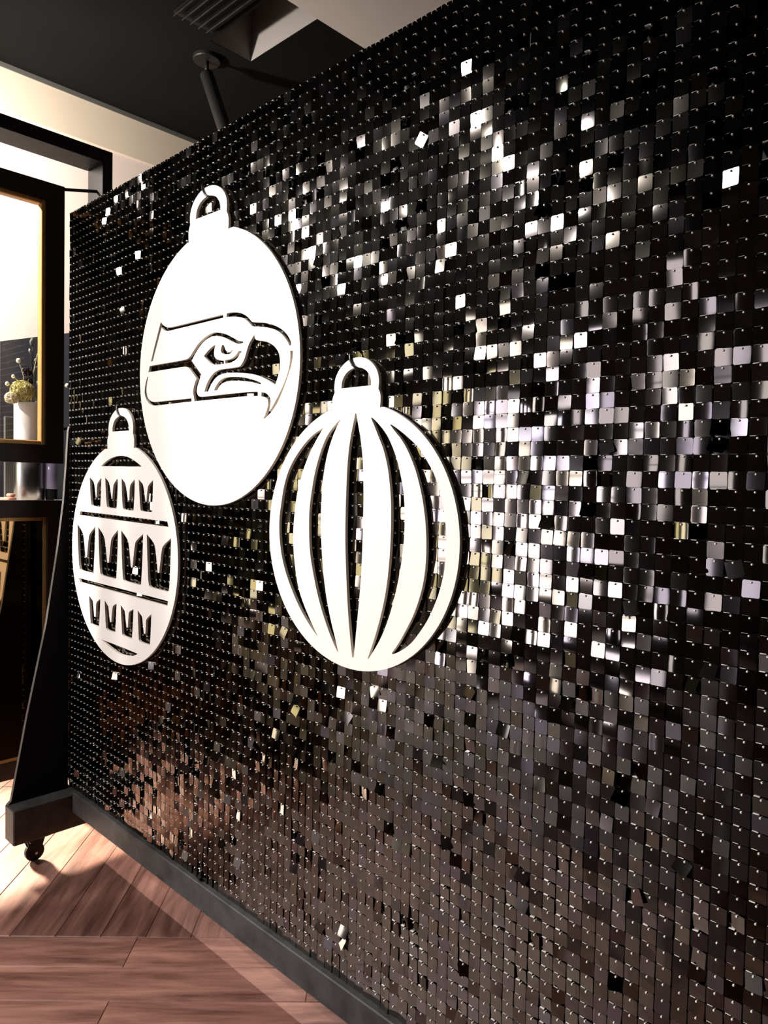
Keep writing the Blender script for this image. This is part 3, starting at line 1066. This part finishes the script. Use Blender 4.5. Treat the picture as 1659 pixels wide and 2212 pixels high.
leaf(vp(67, 748), vp(71, 728), rad(5), M['greyleaf'])
leaf(vp(80, 782), vp(87, 756), rad(5), M['greyleaf'])
leaf(vp(66, 764), vp(63, 752), rad(3), M['greyleaf'])
leaf(vp(76, 795), vp(84, 791), rad(3), M['greyleaf'])
leaf(vp(74, 866, .02), vp(80, 845, .03), rad(3), M['leaf'])
leaf(vp(72, 860, .02), vp(76, 842, .03), rad(2.6), M['leaf'])
leaf(vp(78, 868, .02), vp(88, 853, .03), rad(2.6), M['leaf'])
for x0, y0, x1, y1 in ((68, 830, 71, 742), (70, 812, 66, 762), (76, 820, 80, 775), (62, 835, 60, 800)):
    MB().tube([vp(x0, y0 + 30), vp(x0, y0), vp(x1, y1)], .0016, 6).build('stem', M['darkflower'], vs)

tx = -.40
t0_, t1_ = on_x(98, 1055, tx), on_x(124, 1055, tx)
tc_ = ((t0_[1] + t1_[1]) / 2, (t1_[1] - t0_[1]) / 2)
tz = CT
tm = thing('lilac_tumbler', 'lilac glass tumbler with dark base beside the metal cylinder', 'tumbler', (tx, tc_[0], tz))
MB().lathe(tx, tc_[0], [(tc_[1] * .8, tz), (tc_[1] * .9, tz + .005), (tc_[1] * .95, tz + .05), (tc_[1] * .9, tz + .055)], 28).build('tumbler_base', M['rubber'], tm)
o = MB().lathe(tx, tc_[0], [(tc_[1] * .9, tz + .055), (tc_[1] * .95, tz + .06), (tc_[1], tz + .24), (tc_[1] * .93, tz + .24), (tc_[1] * .88, tz + .07)], 28).build('tumbler_body', M['lilac'], tm)
for p in o.data.polygons: p.use_smooth = len(p.vertices) == 4
cA, cB = on_x(7, 1075, -.36), on_x(31, 1075, -.36)
cl = MB()
cl.box(-.40, -.33, cA[1] + .01, cB[1], CT, CT + .018)
cl.box(-.39, -.34, cA[1] + .02, cB[1], CT + .018, CT + .034)
tag(cl.build('folded_cloth', M['pinkcloth'], None, bevel=.006, smooth=True), 'folded pink cloth lying on the counter beside the metal cylinder', 'cloth')
pA, pB = on_x(121, 1078, -.33), on_x(139, 1078, -.33)
ppr = MB().box(-.355, -.305, pA[1], pB[1], CT, CT + .006)
tag(ppr.build('paper_stack', M['paper'], None), 'thin stack of white paper at the end of the counter', 'paper')

# ------------------------------------------------------------------ ceiling spot lamp and air vent
cp = on_z(447, 124, ZC)
ls = thing('ceiling_spotlight', 'black tilted cylinder spotlight hanging from the dark ceiling', 'spotlight', (cp[0], cp[1], ZC))
CRad = .072
o = MB().lathe(cp[0], cp[1], [(CRad * .96, ZC - .022), (CRad, ZC - .016), (CRad, ZC)], 32).build('canopy', M['blackmetal'], ls)
MB().tube([(cp[0], cp[1], ZC - .01), (cp[0], cp[1], ZC - .085)], .011, 10).build('swivel_stem', M['blackmetal'], ls, smooth=True)
# the can: from (440,165) to (490,285) in the photograph, at the stem's distance
k0 = (np.array([cp[0], cp[1], ZC - .085]) - CAM) @ CW
a0 = CAM + ray(446, 160) / FPX * k0
a1 = CAM + ray(492, 300) / FPX * (k0 - .08)
a0, a1 = Vector(a0), Vector(a1)
dv = (a1 - a0).normalized()
MB().tube([a0, a0 + dv * .006, a1 - dv * .004, a1], [.030, .036, .036, .034], 24).build('lamp_can', M['blackmetal'], ls)
ll = spot('lamp_light', tuple(a1 + dv * .012), tuple(a1 + dv * 2.0), 420, (1, .87, .79), 85, 0.6, 0.03)
attach(ll, ls)
sc = MB()
for s_ in (-1, 1):
    c = Vector((cp[0], cp[1], ZC - .078)) + Vector((.72, .69, 0)) * .012 * s_
    sc.blob(c, .006, .006, .006, 8, 6)
sc.build('swivel_screw', M['steel'], ls, smooth=True)
va, vb_ = on_z(452, 66, ZC), on_z(560, -16, ZC)
vt = thing('air_vent', 'black slatted air vent in the dark ceiling', 'vent', ((va[0] + vb_[0]) / 2, va[1], ZC))
MB().box(va[0], vb_[0] + .25, va[1] - .20, va[1] + .012, ZC - .006, ZC).build('vent_plate', M['blackmetal'], vt)
for k in range(5):
    y = va[1] - .19 + k * .045
    x0 = va[0] + .01
    vv = [(x0, y, ZC - .006), (x0, y + .008, ZC - .006), (x0, y - .012, ZC - .028), (x0, y - .018, ZC - .028)]
    vv += [(vb_[0] + .24, q[1], q[2]) for q in vv]
    MB().add(vv, [(0, 1, 2, 3), (7, 6, 5, 4), (0, 4, 5, 1), (1, 5, 6, 2), (2, 6, 7, 3), (3, 7, 4, 0)]).build('slat', M['greyblack'], vt)
